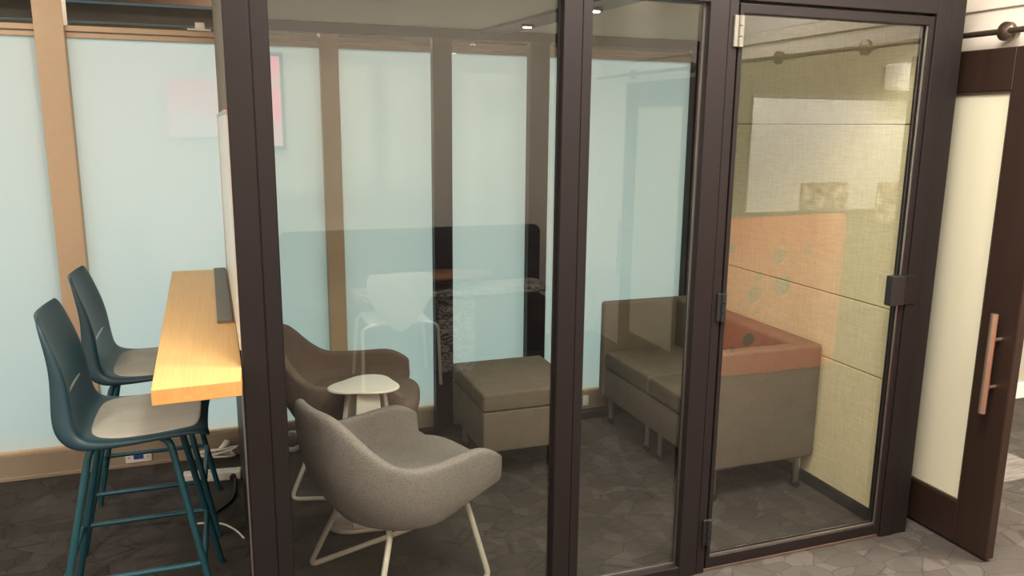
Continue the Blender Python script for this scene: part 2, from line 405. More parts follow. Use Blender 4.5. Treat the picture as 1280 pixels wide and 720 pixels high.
# window wall: five bays with tan frames
mulls = [(-3.55, -3.43), (-1.78, -1.665), (-0.725, -0.61), (0.468, 0.553), (1.565, 1.635), (2.56, 2.78)]
bays = list(zip(mulls[:-1], mulls[1:]))
FB, FT = 0.135, 2.005       # frosted glass bottom, top
WT = 2.45                   # transom top
names = ['far left', 'left', 'behind the high stools', 'behind the lounge chairs', 'behind the sofa']
for i, (a, b) in enumerate(bays):
    x0, x1 = a[1], b[0]
    w = struct_root('window_%d' % (i+1), 'frosted window ' + names[i] + ' with a clear strip on top', ((x0+x1)/2, YW, 0))
    bm = nb(); box(bm, x0, x1, YW+0.020, YW+0.028, FB, FT)
    me = wobj('frosted_pane', bm, [M['frost'], M['glass_thin']], w)
    for p in me.data.polygons: p.material_index = 0 if p.normal.y < -0.5 else 1
    wobj('transom_pane', box(nb(), x0, x1, YW+0.020, YW+0.026, FT+0.05, WT), M['glass_thin'], w)
    bm = nb(); box(bm, x0, x1, YW, YW+0.05, FT, FT+0.022, 0.003); box(bm, x0, x1, YW-0.012, YW+0.05, FT+0.026, FT+0.050, 0.003)
    wobj('transom_rail', bm, M['tan'], w)
    wobj('sill_bead', box(nb(), x0, x1, YW-0.004, YW+0.05, FB-0.012, FB, 0.002), M['tan'], w)
for i, (a, b) in enumerate(mulls):
    struct('trim_%d' % (i+10), box(nb(), a, b, YW-0.035, YW+0.08, 0.123, WT, 0.004), M['tan'], 'tan window mullion')
struct('trim_20', box(nb(), -3.55, 2.78, YW-0.02, YW+0.08, WT, HB), M['tan'], 'tan head above the windows')
bm = nb(); box(bm, -3.55, 2.78, YW-0.012, YW+0.08, 0.0, 0.123, 0.003); box(bm, -3.55, 2.78, YW-0.020, YW, 0.0, 0.018, 0.003)
struct('baseboard_back', bm, M['skirt'], 'tan grey skirting under the frosted windows')

# white window catch on the rail
t = thing('window_latch', 'small white catch on the tan rail above the frosted glass', 'latch', (-0.06, YW-0.0125, FT+0.0505))
bm = nb(); box(bm, -0.055, 0.045, -0.022, 0.010, 0, 0.008, 0.002); obj('base', bm, M['wplastic'], t)
bm = nb(); box(bm, -0.022, 0.018, -0.014, 0.006, 0.008, 0.036, 0.003); obj('catch', bm, M['wplastic'], t)

# socket plates
def outlet(x, z, w, h, label, blue):
    t = thing('wall_socket', label, 'socket', (x, YW-0.012, z))
    obj('plate', box(nb(), -w/2, w/2, -0.010, 0, -h/2, h/2, 0.003), M['wplastic'], t)
    if blue:
        obj('data_port', box(nb(), -0.022, 0.022, -0.013, -0.004, -0.010, 0.012, 0.002), M['blue'], t)
        for s in (-1, 1): obj('screw', box(nb(), s*0.042-0.004, s*0.042+0.004, -0.012, -0.004, -0.004, 0.004, 0.001), M['alu'], t)
    else:
        obj('rocker', box(nb(), -0.008, 0.008, -0.014, -0.004, -0.014, 0.014, 0.002), M['white'], t)
outlet(-0.468, 0.050, 0.118, 0.056, 'white socket plate with a blue data port below the high stools', True)
outlet(1.92, 0.075, 0.035, 0.06, 'small white socket on the skirting beside the sofa', False)

# ------------------------------------------------------------------ glass meeting booth
YF, YR = 2.335, 3.955       # front face, rear face
ZT = 2.20
booth = thing('meeting_booth', 'dark bronze framed glass meeting booth with a hinged glass door', 'booth', (1.3, YF, 0))
posts = [(0.02, 0.133, 0.088), (0.999, 1.097, 1.062), (1.511, 1.621, 1.585), (2.462, 2.60, 2.53)]
for a, b, g in posts:
    bm = nb(); box(bm, a, g-0.0015, YF, YF+0.055, 0, ZT, 0.003); box(bm, g+0.0015, b, YF+0.003, YF+0.055, 0, ZT, 0.003); box(bm, g-0.002, g+0.002, YF+0.006, YF+0.05, 0, ZT)
    wobj('post', bm, M['frame'], booth)
bm = nb(); box(bm, 0.13, 1.0, YF, YF+0.055, 2.045, ZT, 0.003); box(bm, 1.095, 1.512, YF, YF+0.055, 2.045, ZT, 0.003); box(bm, 1.62, 2.463, YF, YF+0.055, 2.058, ZT, 0.003)
wobj('header', bm, M['frame'], booth)
for x0, x1 in ((0.133, 0.999), (1.097, 1.511)):
    bm = nb(); box(bm, x0, x1, YF, YF+0.055, 0, 0.045, 0.003); wobj('bottom_rail', bm, M['frame'], booth)
    bm = nb(); box(bm, x0, x1, YF+0.028, YF+0.034, 0.045, 0.051); box(bm, x0+0.0, x0+0.006, YF+0.028, YF+0.034, 0.05, 2.045); box(bm, x1-0.006, x1, YF+0.028, YF+0.034, 0.05, 2.045)
    wobj('glazing_bead', bm, M['alu'] if x0 > 1 else M['frame'], booth)
    bm = nb(); box(bm, x0-0.004, x1+0.004, YF+0.036, YF+0.046, 0.04, 2.05); wobj('glass_pane', bm, M['glass'], booth)
wobj('threshold', box(nb(), 1.621, 2.462, YF+0.01, YF+0.055, 0, 0.012, 0.002), M['alu'], booth)
# door leaf
bm = nb(); x0, x1 = 1.628, 2.458
box(bm, x0, 1.645, YF+0.004, YF+0.05, 0.016, 2.050, 0.003); box(bm, 2.436, x1, YF+0.004, YF+0.05, 0.016, 2.050, 0.003)
box(bm, 1.643, 2.438, YF+0.004, YF+0.05, 0.016, 0.060, 0.003); box(bm, 1.643, 2.438, YF+0.004, YF+0.05, 2.018, 2.050, 0.003)
leaf = wobj('door_leaf', bm, M['frame'], booth); leaf['label'] = 'slim black framed hinged door leaf'
bm = nb(); box(bm, 1.645, 2.436, YF+0.010, YF+0.016, 0.060, 0.066); box(bm, 2.431, 2.436, YF+0.010, YF+0.016, 0.06, 2.018)
wobj('glazing_bead', bm, M['alu'], leaf)
wobj('glass_pane', box(nb(), 1.640, 2.440, YF+0.022, YF+0.032, 0.055, 2.022), M['glass'], leaf)
for z in (0.17, 1.03, 1.96):
    bm = nb(); box(bm, 1.603, 1.640, YF-0.006, YF+0.004, z-0.05, z+0.05, 0.002)
    for k in range(3): tube(bm, [(1.625, YF-0.008, z-0.05+k*0.034), (1.625, YF-0.008, z-0.05+k*0.034+0.031)], 0.008, 10)
    wobj('hinge', bm, M['black'] if z < 1.5 else M['traygrey'], leaf)
bm = nb(); box(bm, 2.372, 2.436, YF-0.014, YF+0.020, 0.985, 1.100, 0.003); wobj('latch', bm, M['black'], leaf)
bm = nb(); box(bm, 2.436, 2.500, YF-0.006, YF+0.006, 0.985, 1.100, 0.003)
for z in (1.0, 1.085): 
    tube(bm, [(2.455, YF-0.006, z), (2.455, YF-0.009, z)], 0.004, 8)
wobj('strike_plate', bm, M['frame'], booth)
# rear frame
for a, b in ((0.03, 0.12), (1.0, 1.095), (1.512, 1.618), (2.486, 2.517)):
    wobj('rear_post', box(nb(), a, b, YR, YR+0.06, 0, 2.11, 0.003), M['frame'], booth)
wobj('rear_header', box(nb(), 0.03, 2.52, YR-0.003, YR+0.06, 2.065, 2.112, 0.003), M['frame'], booth)
wobj('rear_rail', box(nb(), 0.03, 2.52, YR-0.003, YR+0.06, 0, 0.04, 0.003), M['frame'], booth)
for x0, x1 in ((0.12, 1.0), (1.095, 1.512), (1.618, 2.486)):
    wobj('rear_glass_pane', box(nb(), x0, x1, YR+0.025, YR+0.033, 0.04, 2.066), M['glass_rear'], booth)
wobj('ceiling_panel', box(nb(), 0.03, 2.60, YF+0.055, YR+0.06, 2.112, 2.16, 0.0), M['ceil'], booth)
bm = nb(); prism(bm, [(1.360, YF+0.056), (1.505, YF+0.056), (1.388, YR), (1.238, YR)], 2.098, 2.113)
wobj('ceiling_channel', bm, M['frame'], booth)
# left solid wall (slightly out of square) and right cloth wall
prm = nb(); prism(prm, [(0.022, YF+0.055), (-0.004, YR+0.06), (0.06, YR+0.06), (0.075, YF+0.055)], 0.93, ZT-0.02)
lw = wobj('side_wall', prm, M['greyfab'], booth); lw['label'] = 'grey cloth covered solid side wall'
prm = nb(); prism(prm, [(0.022, YF+0.055), (-0.004, YR+0.06), (0.06, YR+0.06), (0.075, YF+0.055)], 0, 0.93)
wobj('side_wall', prm, M['frame'], booth)['label'] = 'dark lower side wall under the counter'
wobj('edge_trim', box(nb(), 0.012, 0.0195, YF+0.03, YF+0.10, 0.0, 0.914, 0.002), M['alu'], booth)
wobj('side_wall', box(nb(), 2.528, 2.60, YF+0.055, YR+0.06, 0, ZT-0.02), M['frame'], booth)
joints = [0.055, 0.635, 0.930, 1.668, 2.112]
for z0, z1 in zip(joints, joints[1:]):
    wobj('acoustic_panel', box(nb(), 2.518, 2.530, YF+0.057, YR+0.05, z0+0.002, z1-0.002, 0.003), M['wallfab'], booth)['label'] = 'beige acoustic cloth panel'
wobj('skirting', box(nb(), 2.510, 2.530, YF+0.057, YR, 0, 0.053, 0.002), M['black'], booth)
# lamps added on the booth channel in place of reflected light points
for (x, y) in ((1.337, 3.55), (1.396, 2.96)):
    t = thing('added_spotlight', 'small bright spot lamp added under the booth ceiling channel, ' + ('farther one' if y > 3 else 'nearer one'), 'lamp', (x, y, 2.098))
    bm = nb(); lathe(bm, [(0.030, -0.012), (0.030, 0.0)]); obj('housing', bm, M['black'], t)
    bm = nb(); lathe(bm, [(0.018, -0.014), (0.018, -0.010)]); obj('lens', bm, M['lamp'], t)

# ------------------------------------------------------------------ sliding door on its rail
sd = thing('sliding_door', 'dark brown sliding door with a cream frosted panel, right of the booth', 'door', (2.72, 2.49, 0))
X0, X1, D0, D1 = 2.70, 2.742, 2.045, 2.945
bm = nb()
box(bm, X0, X1, D0, D0+0.150, 0.012, 1.945, 0.004); box(bm, X0, X1, D1-0.150, D1, 0.012, 1.945, 0.004)
box(bm, X0, X1, D0+0.149, D1-0.149, 0.012, 0.185, 0.004); box(bm, X0, X1, D0+0.149, D1-0.149, 1.790, 1.945, 0.004)
wobj('door_frame', bm, M['espresso'], sd)
bm = nb()
for a, b, c, d in ((D0+0.15, D1-0.15, 0.185, 0.193), (D0+0.15, D0+0.156, 0.19, 1.79), (D0+0.15, D1-0.15, 1.783, 1.79)): box(bm, X0+0.002, X0+0.012, a, b, c, d)
wobj('glazing_bead', bm, M['rail'], sd)
wobj('frosted_panel', box(nb(), X0+0.014, X0+0.022, D0+0.149, D1-0.149, 0.18, 1.80), M['doorfrost'], sd)
hd = bm = nb()
tube(bm, [(2.652, 2.105, 0.60), (2.652, 2.105, 0.985)], 0.0135, 14)
for z in (0.70, 0.885): tube(bm, [(2.652, 2.105, z), (X0+0.002, 2.105, z)], 0.007, 10)
wobj('pull_handle', bm, M['bronze'], sd, smooth='auto')
dup(sd, (2.72, 0.01, 0), 0, 'second dark brown sliding door at the other end of the opening, seen only as a reflection')
rl = thing('door_rail', 'bronze round rail with roller hangers above the sliding door', 'rail', (2.72, 2.0, 2.0))
bm = nb(); tube(bm, [(2.72, -0.95, 2.005), (2.72, 3.9, 2.005)], 0.011, 12); wobj('track', bm, M['rail'], rl, smooth='auto')
for y in (-0.4, 0.35, 1.15, 1.75, 2.27, 2.8, 3.6):
    bm = nb(); lathe(bm, [(0.012, -0.07), (0.034, -0.055), (0.034, -0.035), (0.012, -0.028)], seg=20)
    bmesh.ops.rotate(bm, verts=bm.verts[:], cent=(0, 0, 0), matrix=Matrix.Rotation(PI/2, 3, 'Y')); bmesh.ops.translate(bm, verts=bm.verts[:], vec=(2.775, y, 2.005))
    tube(bm, [(2.72, y, 2.005), (2.787, y, 2.005)], 0.009, 10)
    wobj('bracket', bm, M['rail'], rl, smooth='auto')
# things beyond the doorway
o = obj('doormat', box(nb(), 3.0, 3.75, 2.55, 3.2, 0.0, 0.012, 0.003), M['striped']); tag(o, 'striped doormat on the carpet past the sliding door', 'doormat')

# ------------------------------------------------------------------ whiteboard outside on the booth wall
def wx(y): return 0.022+(y-(YF+0.055))*(-0.026/(YR-YF-0.025))
wbd = thing('whiteboard', 'white board on the booth side wall above the oak counter', 'whiteboard', (0.005, 3.1, 1.3))
def skew(x0, x1, ya, yb, z0, z1, bev=0.0):
    bm = nb(); prism(bm, [(wx(ya)+x0, ya), (wx(ya)+x1, ya), (wx(yb)+x1, yb), (wx(yb)+x0, yb)], z0, z1, bev); return bm
wobj('board', skew(-0.006, -0.0005, 2.42, 3.86, 0.99, 1.675), M['wboard'], wbd)
bm = skew(-0.010, -0.0005, 3.86, 3.885, 0.985, 1.685); wobj('edge_trim', bm, M['alu'], wbd)
bm = skew(-0.010, -0.0005, 2.41, 3.885, 1.675, 1.685); wobj('edge_trim', bm, M['alu'], wbd)

# ------------------------------------------------------------------ oak counter
ct = thing('counter', 'light oak bar counter fixed along the outside of the booth wall', 'counter', (-0.12, 3.1, 0))
bm = nb(); prism(bm, [(-0.212, 2.20), (0.013, 2.212), (0.017, 2.33), (0.017, 2.40), (-0.006, 4.025), (-0.254, 4.028)], 0.916, 0.960, 0.002)
bm.faces.ensure_lookup_table()
o = wobj('worktop', bm, [M['oak'], M['oakedge']], ct)
for p in o.data.polygons: p.material_index = 0 if p.normal.z > 0.9 else 1
wobj('bracket', skew(-0.05, -0.001, 3.0, 3.03, 0.80, 0.915), M['frame'], ct)
o = obj('cable_tray', skew(-0.064, -0.012, 2.90, 4.0, 0.9605, 0.972, 0.002), M['traygrey']); tag(o, 'dark grey cable tray lying on the back of the oak counter', 'tray')

# ------------------------------------------------------------------ high stools
def stool_shell():
    """one-piece moulded seat and back with a folded flange along both sides"""
    prof = [(0.238, 0.668), (0.222, 0.690), (0.15, 0.692), (0.03, 0.682), (-0.07, 0.685), (-0.125, 0.702), (-0.147, 0.745), (-0.160, 0.815), (-0.174, 0.885), (-0.192, 0.95), (-0.215, 1.015), (-0.230, 1.055), (-0.237, 1.072)]
    half = [0.195, 0.212, 0.222, 0.226, 0.228, 0.226, 0.219, 0.205, 0.195, 0.188, 0.180, 0.165, 0.125]
    flan = [0.008, 0.012, 0.014, 0.016, 0.024, 0.046, 0.062, 0.056, 0.044, 0.028, 0.016, 0.010, 0.006]
    bm = nb(); rows = []; n = 10
    for i, ((x, z), h, fl) in enumerate(zip(prof, half, flan)):
        a, b = prof[max(i-1, 0)], prof[min(i+1, len(prof)-1)]
        tx, tz = b[0]-a[0], b[1]-a[1]; L = math.hypot(tx, tz); nx, nz = tz/L, -tx/L     # points to the sitter
        row = []
        back = max(0.0, min(1.0, (z-0.72)/0.15))
        for k in range(-1, n+2):
            s = max(-1, min(1, -1+2*k/n))
            o_ = 0.030*back*s*s + 0.012*abs(s)**3*(1-back)
            if k in (-1, n+1): row.append(bm.verts.new((x+nx*(o_-fl), (h-fl*0.12)*s, z+nz*(o_-fl))))
            else: row.append(bm.verts.new((x+nx*o_, h*s, z+nz*o_)))
        rows.append(row)
    for A, B in zip(rows, rows[1:]):
        for k in range(n+2): bm.faces.new((A[k], A[k+1], B[k+1], B[k]))
    bmesh.ops.recalc_face_normals(bm, faces=bm.faces[:])
    return bm
def make_stool(loc, label, group):
    t = thing('bar_stool', label, 'stool', loc, 0, group)
    o = obj('shell', stool_shell(), M['teal'], t, smooth=True)
    s = o.modifiers.new('Solidify', 'SOLIDIFY'); s.thickness = 0.012; s.offset = 0
    b = o.modifiers.new('Subdivision', 'SUBSURF'); b.levels = 2; b.render_levels = 2
    bm = nb(); box(bm, -0.168, -0.151, -0.150, 0.150, 0.824, 0.832, 0.003); obj('lumbar_slot', bm, M['alu'], t)
    # pad
    pts = []
    for k in range(40):
        a = 2*PI*k/40; c, s_ = math.cos(a), math.sin(a)
        pts.append((0.055+0.165*math.copysign(abs(c)**0.5, c), 0.200*math.copysign(abs(s_)**0.45, s_)))
    bm = nb(); prism(bm, pts, 0.682, 0.704, 0.008, 3); obj('seat_pad', bm, M['pad'], t, smooth='auto')
    bm = nb(); box(bm, -0.09, 0.17, -0.14, 0.14, 0.655, 0.674, 0.008); obj('under_frame', bm, M['black'], t)
    for sx in (-1, 1):
        for sy in (-1, 1):
            bm = nb(); tube(bm, fillet([(sx*0.06+0.01, sy*0.10, 0.660), (sx*0.115+0.01, sy*0.150, 0.655), (sx*0.245, sy*0.218, 0.0)], 0.03), 0.0115, 12)
            obj('leg', bm, M['tealmetal'], t, smooth='auto')
    z = 0.235; c = 0.205; d = 0.196
    bm = nb(); r = []
    for (x, y) in ((c, d), (-c, d), (-c, -d), (c, -d)): r.append((x, y, z))
    pts = fillet([((c), 0, z)] + r + [((c), 0, z)], 0.03)[:-1]
    tube(bm, pts, 0.009, 10, closed=True); obj('footrest', bm, M['tealmetal'], t, smooth='auto')
    return t
st = make_stool((-0.335, 2.78, 0), 'petrol blue high stool with grey pad, the nearer of the two at the oak counter', 'high stools at the counter')
dup(st, (-0.345, 3.43, 0), 0, 'petrol blue high stool with grey pad, the farther one beside the frosted window', 'high stools at the counter')

# ------------------------------------------------------------------ power strip and cables
t = thing('power_strip', 'white power strip lying on the carpet below the counter', 'power strip', (-0.12, 3.78, 0), -0.12)
obj('body', box(nb(), -0.14, 0.12, -0.028, 0.028, 0, 0.042, 0.006), M['wplastic'], t)
for k in range(4):
    bm = nb(); x = -0.095+0.058*k; box(bm, x-0.018, x+0.018, -0.018, 0.018, 0.040, 0.0435, 0.001); obj('outlet', bm, M['white'], t)
bm = nb(); tube(bm, [(0.085, -0.02, 0.02), (0.085, -0.05, 0.02)], 0.014, 12); obj('plug', bm, M['black'], t)
c = [(-0.05, 4.022, 0.085)]
t = thing('white_cable', 'coiled white cable with plug beside the skirting below the counter', 'cable', (-0.12, 3.97, 0))
bm = nb(); pts = []
for k in range(72):
    a = 2*PI*k/24; pts.append((-0.12+0.085*math.cos(a)+0.01*k/24, 3.985+0.03*math.sin(a), 0.012+0.012*k/24+0.02*(1+math.sin(a*0.7))))
tube(bm, pts, 0.0055, 8); wobj('coil', bm, M['wplastic'], t, smooth=True)
bm = nb(); tube(bm, [(-0.06, 4.03, 0.075), (-0.075, 4.005, 0.070), (-0.10, 3.985, 0.058)], lambda f: 0.020-0.009*f, 10); wobj('plug', bm, M['wplastic'], t, smooth=True)
o = obj('black_cable', tube(nb(), fillet([(-0.03, 3.70, 0.025), (-0.03, 3.60, 0.008), (-0.05, 3.50, 0.007), (-0.10, 3.43, 0.007), (-0.14, 3.38, 0.007)], 0.05), 0.0065, 8), M['black'], smooth=True)
tag(o, 'black power cable trailing over the carpet from the power strip', 'cable')
o = obj('thin_cord', tube(nb(), fillet([(-0.20, 3.34, 0.005), (-0.13, 3.33, 0.005), (-0.08, 3.30, 0.005), (-0.03, 3.22, 0.005), (-0.006, 3.15, 0.005)], 0.05), 0.004, 8), M['wplastic'], smooth=True)
tag(o, 'thin white cord on the carpet near the booth corner post', 'cord')
bm = nb(); pts = [(0.245+0.045*math.cos(a), 3.90, 0.095+0.045*math.sin(a)) for a in [0.6+k*0.26 for k in range(20)]]
tube(bm, pts, 0.012, 10)
o = obj('cable_loop', bm, M['wplastic'], smooth=True); tag(o, 'white loop of cable hanging low behind the mauve lounge chair', 'cable')
pass

# ------------------------------------------------------------------ tub lounge chairs
def tub_bm(W=0.305, BZ=0.735, AZ=0.555, XB=0.355, XF=0.262):
    bm = nb(); cols = []
    nu, nv = 32, 8
    for i in range(nu+1):
        u = -1+2*i/nu
        L = abs(u)
        if L < 0.60:                       # half ellipse round the back
            a = (L/0.60)*PI/2
            px, py = -XB*math.cos(a), W*math.sin(a)**0.85
            fwd = 0.0
        else:                              # arms forward
            fwd = (L-0.60)/0.40
            px, py = XF*fwd, W-0.010*fwd
        sy = 1 if u >= 0 else -1
        t = min(1, max(0, (L-0.10)/0.38)); t = t*t*(3-2*t)
        h = BZ*(1-t)+(AZ-0.012)*t + 0.020*fwd
        if fwd > 0.5: h -= 0.065*((fwd-0.5)/0.5)**2.0
        bx = px*0.60 if px < 0 else px*1.02
        by = py*(0.84+0.12*fwd)
        bz = 0.290+0.115*fwd**1.1
        col = []
        for j in range(nv+1):
            v = j/nv; w = 1-(1-v)**2.8
            col.append(bm.verts.new((bx+(px-bx)*w, sy*(by+(py-by)*w), bz+(h-bz)*v)))
        cols.append(col)
    for A, B in zip(cols, cols[1:]):
        for j in range(nv): bm.faces.new((A[j], B[j], B[j+1], A[j+1]))
    for i in range(nu//2-1):               # underside
        bm.faces.new((cols[i][0], cols[nu-i][0], cols[nu-i-1][0], cols[i+1][0]))
    m = nu//2
    bm.faces.new((cols[m-1][0], cols[m+1][0], cols[m][0]))
    bmesh.ops.recalc_face_normals(bm, faces=bm.faces[:])
    # outward: the rearmost side face must look backwards
    f = min(bm.faces, key=lambda q: q.calc_center_median().x)
    if f.normal.x > 0: bmesh.ops.reverse_faces(bm, faces=bm.faces[:])
    return bm
def make_tub(loc, rz, label, m, group, metal):
    t = thing('lounge_chair', label, 'lounge chair', loc, rz, group)
    o = obj('shell', tub_bm(), m, t, smooth=True)
    s = o.modifiers.new('Solidify', 'SOLIDIFY'); s.thickness = 0.042; s.offset = -1.0
    b = o.modifiers.new('Subdivision', 'SUBSURF'); b.levels = 2; b.render_levels = 2
    pts = []
    for k in range(40):
        a = 2*PI*k/40; c, s_ = math.cos(a), math.sin(a)
        pts.append((0.055+0.265*math.copysign(abs(c)**0.6, c), 0.252*math.copysign(abs(s_)**0.6, s_)))
    bm = nb(); prism(bm, pts, 0.35, 0.43, 0.03, 4); o = obj('seat_cushion', bm, m, t, smooth='auto')
    for sy in (-1, 1):
        bm = nb()
        tube(bm, fillet([(-0.12, sy*0.10, 0.295), (-0.135, sy*0.17, 0.285), (-0.245, sy*0.245, 0.012), (0.235, sy*0.245, 0.012), (0.165, sy*0.19, 0.33), (0.12, sy*0.12, 0.30)], 0.035), 0.0105, 12)
        obj('sled_leg', bm, metal, t, smooth='auto')
    return t
GA = 'tub lounge chairs'
A = make_tub((0.535, 2.70, 0), math.radians(20), 'light grey tweed tub chair on cream sled legs, nearest the glass', M['greychair'], GA, M['cream_metal'])
B = make_tub((0.50, 3.60, 0), math.radians(-15), 'mauve brown tub chair behind the white side table', M['mauvechair'], GA, M['cream_metal'])

# ------------------------------------------------------------------ white side table
t = thing('side_table', 'white side table with a pebble shaped top between the tub chairs', 'table', (0.50, 3.16, 0))
def pebble(sx, sy, rot=0.0, n=48):
    P = []
    for k in range(n):
        a = 2*PI*k/n
        r = 1+0.13*math.cos(3*a+rot)
        P.append((sx*r*math.cos(a), sy*r*math.sin(a)))
    return P
bm = nb(); prism(bm, pebble(0.140, 0.118, 2.6), 0.590, 0.603, 0.008, 3); obj('table_top', bm, M['wplastic'], t, smooth='auto')
for k in range(3):
    a = 2*PI*k/3+0.5
    bm = nb(); rows = []
    for j in range(9):
        v = j/8; z = 0.03+0.555*v; w = 0.085-0.040*v; r = 0.120-0.060*v
        row = []
        for s in (-1, 1):
            for d in (-0.010, 0.010):
                x, y = r+d, s*w
                row.append(bm.verts.new((x*math.cos(a)-y*math.sin(a), x*math.sin(a)+y*math.cos(a), z)))
        rows.append(row)
    order = [0, 1, 3, 2]
    for R0, R1 in zip(rows, rows[1:]):
        for i in range(4): bm.faces.new((R0[order[i]], R0[order[(i+1) % 4]], R1[order[(i+1) % 4]], R1[order[i]]))
    bm.faces.new([rows[0][i] for i in order]); bm.faces.new([rows[-1][i] for i in order])
    bmesh.ops.recalc_face_normals(bm, faces=bm.faces[:])
    bmesh.ops.bevel(bm, geom=bm.edges[:], offset=0.003, segments=1, affect='EDGES')
    obj('leg', bm, M['wplastic'], t, smooth='auto')
bm = nb(); prism(bm, pebble(0.165, 0.15, 1.8), 0.006, 0.024, 0.007, 3); prism(bm, pebble(0.14, 0.128, 1.8), 0.022, 0.036, 0.005, 2); obj('base', bm, M['wplastic'], t, smooth='auto')

# ------------------------------------------------------------------ ottoman and sofa
def caster_leg(t, x, y, zt, name='leg'):
    bm = nb(); lathe(bm, [(0.0155, 0.030), (0.0155, zt)], x, y, 16); l = obj(name, bm, M['steel'], t, smooth='auto')
    bm = nb(); box(bm, x-0.017, x+0.017, y-0.012, y+0.012, 0.012, 0.032, 0.004)
    for s in (-1, 1):
        b2 = bmesh.ops.create_cone(bm, segments=14, radius1=0.014, radius2=0.014, depth=0.010, cap_ends=True)['verts']
        bmesh.ops.rotate(bm, verts=b2, cent=(0, 0, 0), matrix=Matrix.Rotation(PI/2, 3, 'X')); bmesh.ops.translate(bm, verts=b2, vec=(x, y+s*0.012, 0.014))
    obj('caster', bm, M['black'], l)
t = thing('ottoman', 'square taupe upholstered ottoman beside the dark mullion', 'ottoman', (1.30, 3.57, 0))
obj('base', box(nb(), -0.245, 0.245, -0.265, 0.265, 0.160, 0.355, 0.008, 3), M['taupe'], t, smooth='auto')
obj('seat_cushion', box(nb(), -0.245, 0.245, -0.265, 0.265, 0.357, 0.447, 0.014, 4), M['taupe'], t, smooth='auto')
for sx in (-1, 1):
    for sy in (-1, 1): caster_leg(t, sx*0.190, sy*0.21, 0.162)
t = thing('sofa', 'grey brown two seat sofa on castered legs along the cloth wall', 'sofa', (2.22, 3.36, 0))
x0, x1, y0, y1 = -0.285, 0.28, -0.565, 0.555
obj('base', box(nb(), x0+0.005, x1-0.05, y0+0.07, y1-0.07, 0.165, 0.330, 0.010, 3), M['sofafab'], t, smooth='auto')
ym = 0.0
for a, b in ((y0+0.075, ym), (ym, y1-0.075)):
    obj('seat_cushion', box(nb(), x0+0.0, x1-0.112, a+0.001, b-0.001, 0.332, 0.432, 0.018, 4), M['sofafab'], t, smooth='auto')
obj('backrest', box(nb(), x1-0.120, x1, y0+0.002, y1-0.002, 0.163, 0.699, 0.020, 4), M['sofafab'], t, smooth='auto')
for a, b in ((y0, y0+0.070), (y1-0.060, y1)):
    obj('arm', box(nb(), x0-0.004, x1-0.012, a, b, 0.161, 0.701, 0.018, 4), M['sofafab'], t, smooth='auto')
for x in (x0+0.055, x1-0.055):
    for y in (y0+0.05, -0.055, 0.075, y1-0.06): caster_leg(t, x, y, 0.167)

# ------------------------------------------------------------------ the side of the office seen as reflections
t = thing('bench_seat', 'navy high backed bench seat against the cream wall, seen reflected in the glass', 'bench', (1.27, -0.80, 0))
obj('backrest', box(nb(), -0.95, 0.95, -0.10, 0.02, 0.0, 0.925, 0.05, 4), M['navy'], t, smooth='auto')
obj('seat', box(nb(), -0.93, 0.93, 0.022, 0.20, 0.0, 0.42, 0.03, 4), M['navy'], t, smooth='auto')
t = thing('stone_table', 'low rectangular speckled stone laminate table, seen reflected in the glass', 'table', (1.42, -0.42, 0))
obj('table_top', box(nb(), -0.66, 0.66, -0.15, 0.15, 0.53, 0.57, 0.004), M['stone'], t)
obj('pedestal', box(nb(), -0.13, 0.13, -0.11, 0.12, 0.0, 0.53, 0.004), M['stone'], t)
t = thing('oval_table', 'oval walnut topped table in front of the navy bench, seen reflected in the glass', 'table', (1.30, -0.45, 0.570))
pts = [(0.42*math.cos(2*PI*k/48), 0.16*math.sin(2*PI*k/48)) for k in range(48)]
bm = nb(); prism(bm, pts, 0.07, 0.09, 0.006); obj('table_top', bm, M['brown_top'], t, smooth='auto')
bm = nb(); lathe(bm, [(0.12, 0.0), (0.12, 0.012), (0.03, 0.02), (0.03, 0.07)]); obj('foot', bm, M['black'], t, smooth='auto')
def shell_chair(loc, rz, label):
    t = thing('shell_chair', label, 'chair', loc, rz)
    bm = nb(); P = [(-0.19, 0.74), (-0.21, 0.70), (-0.205, 0.60), (-0.15, 0.50), (-0.09, 0.43), (-0.04, 0.38), (0.0, 0.365), (0.04, 0.38), (0.09, 0.43), (0.15, 0.50), (0.205, 0.60), (0.21, 0.70), (0.19, 0.74)]
    prism(bm, P, -0.008, 0.008, 0.006, 2)
    bmesh.ops.rotate(bm, verts=bm.verts[:], cent=(0, 0, 0), matrix=Matrix.Rotation(PI/2, 3, 'X'))
    obj('backrest', bm, M['wplastic'], t, smooth='auto')
    obj('seat', box(nb(), -0.20, 0.20, -0.38, -0.03, 0.40, 0.425, 0.012, 3), M['wplastic'], t, smooth='auto')
    for sx in (-1, 1):
        bm = nb(); tube(bm, fillet([(sx*0.14, -0.01, 0.42), (sx*0.24, -0.01, 0.40), (sx*0.25, 0.02, 0.0)], 0.04), 0.011, 10); obj('leg', bm, M['wplastic'], t, smooth='auto')
        bm = nb(); tube(bm, fillet([(sx*0.14, -0.34, 0.42), (sx*0.22, -0.36, 0.40), (sx*0.25, -0.38, 0.0)], 0.04), 0.011, 10); obj('leg', bm, M['wplastic'], t, smooth='auto')
    return t
shell_chair((1.00, -0.10, 0), 0.0, 'white shell chair before the stone table, seen reflected in the glass')
tv = thing('television', 'wall screen showing a pink picture, seen reflected in the glass', 'screen', (-0.06, YREF, 1.79))
obj('bezel', box(nb(), -0.48, 0.48, 0.0, 0.045, -0.32, 0.32, 0.006), M['black'], tv)
obj('screen', box(nb(), -0.455, 0.455, 0.044, 0.048, -0.295, 0.295), M['tvpink'], tv)
t = thing('projection_board', 'large white board on the cream wall, seen reflected in the door glass', 'board', (5.3, YREF, 1.42))
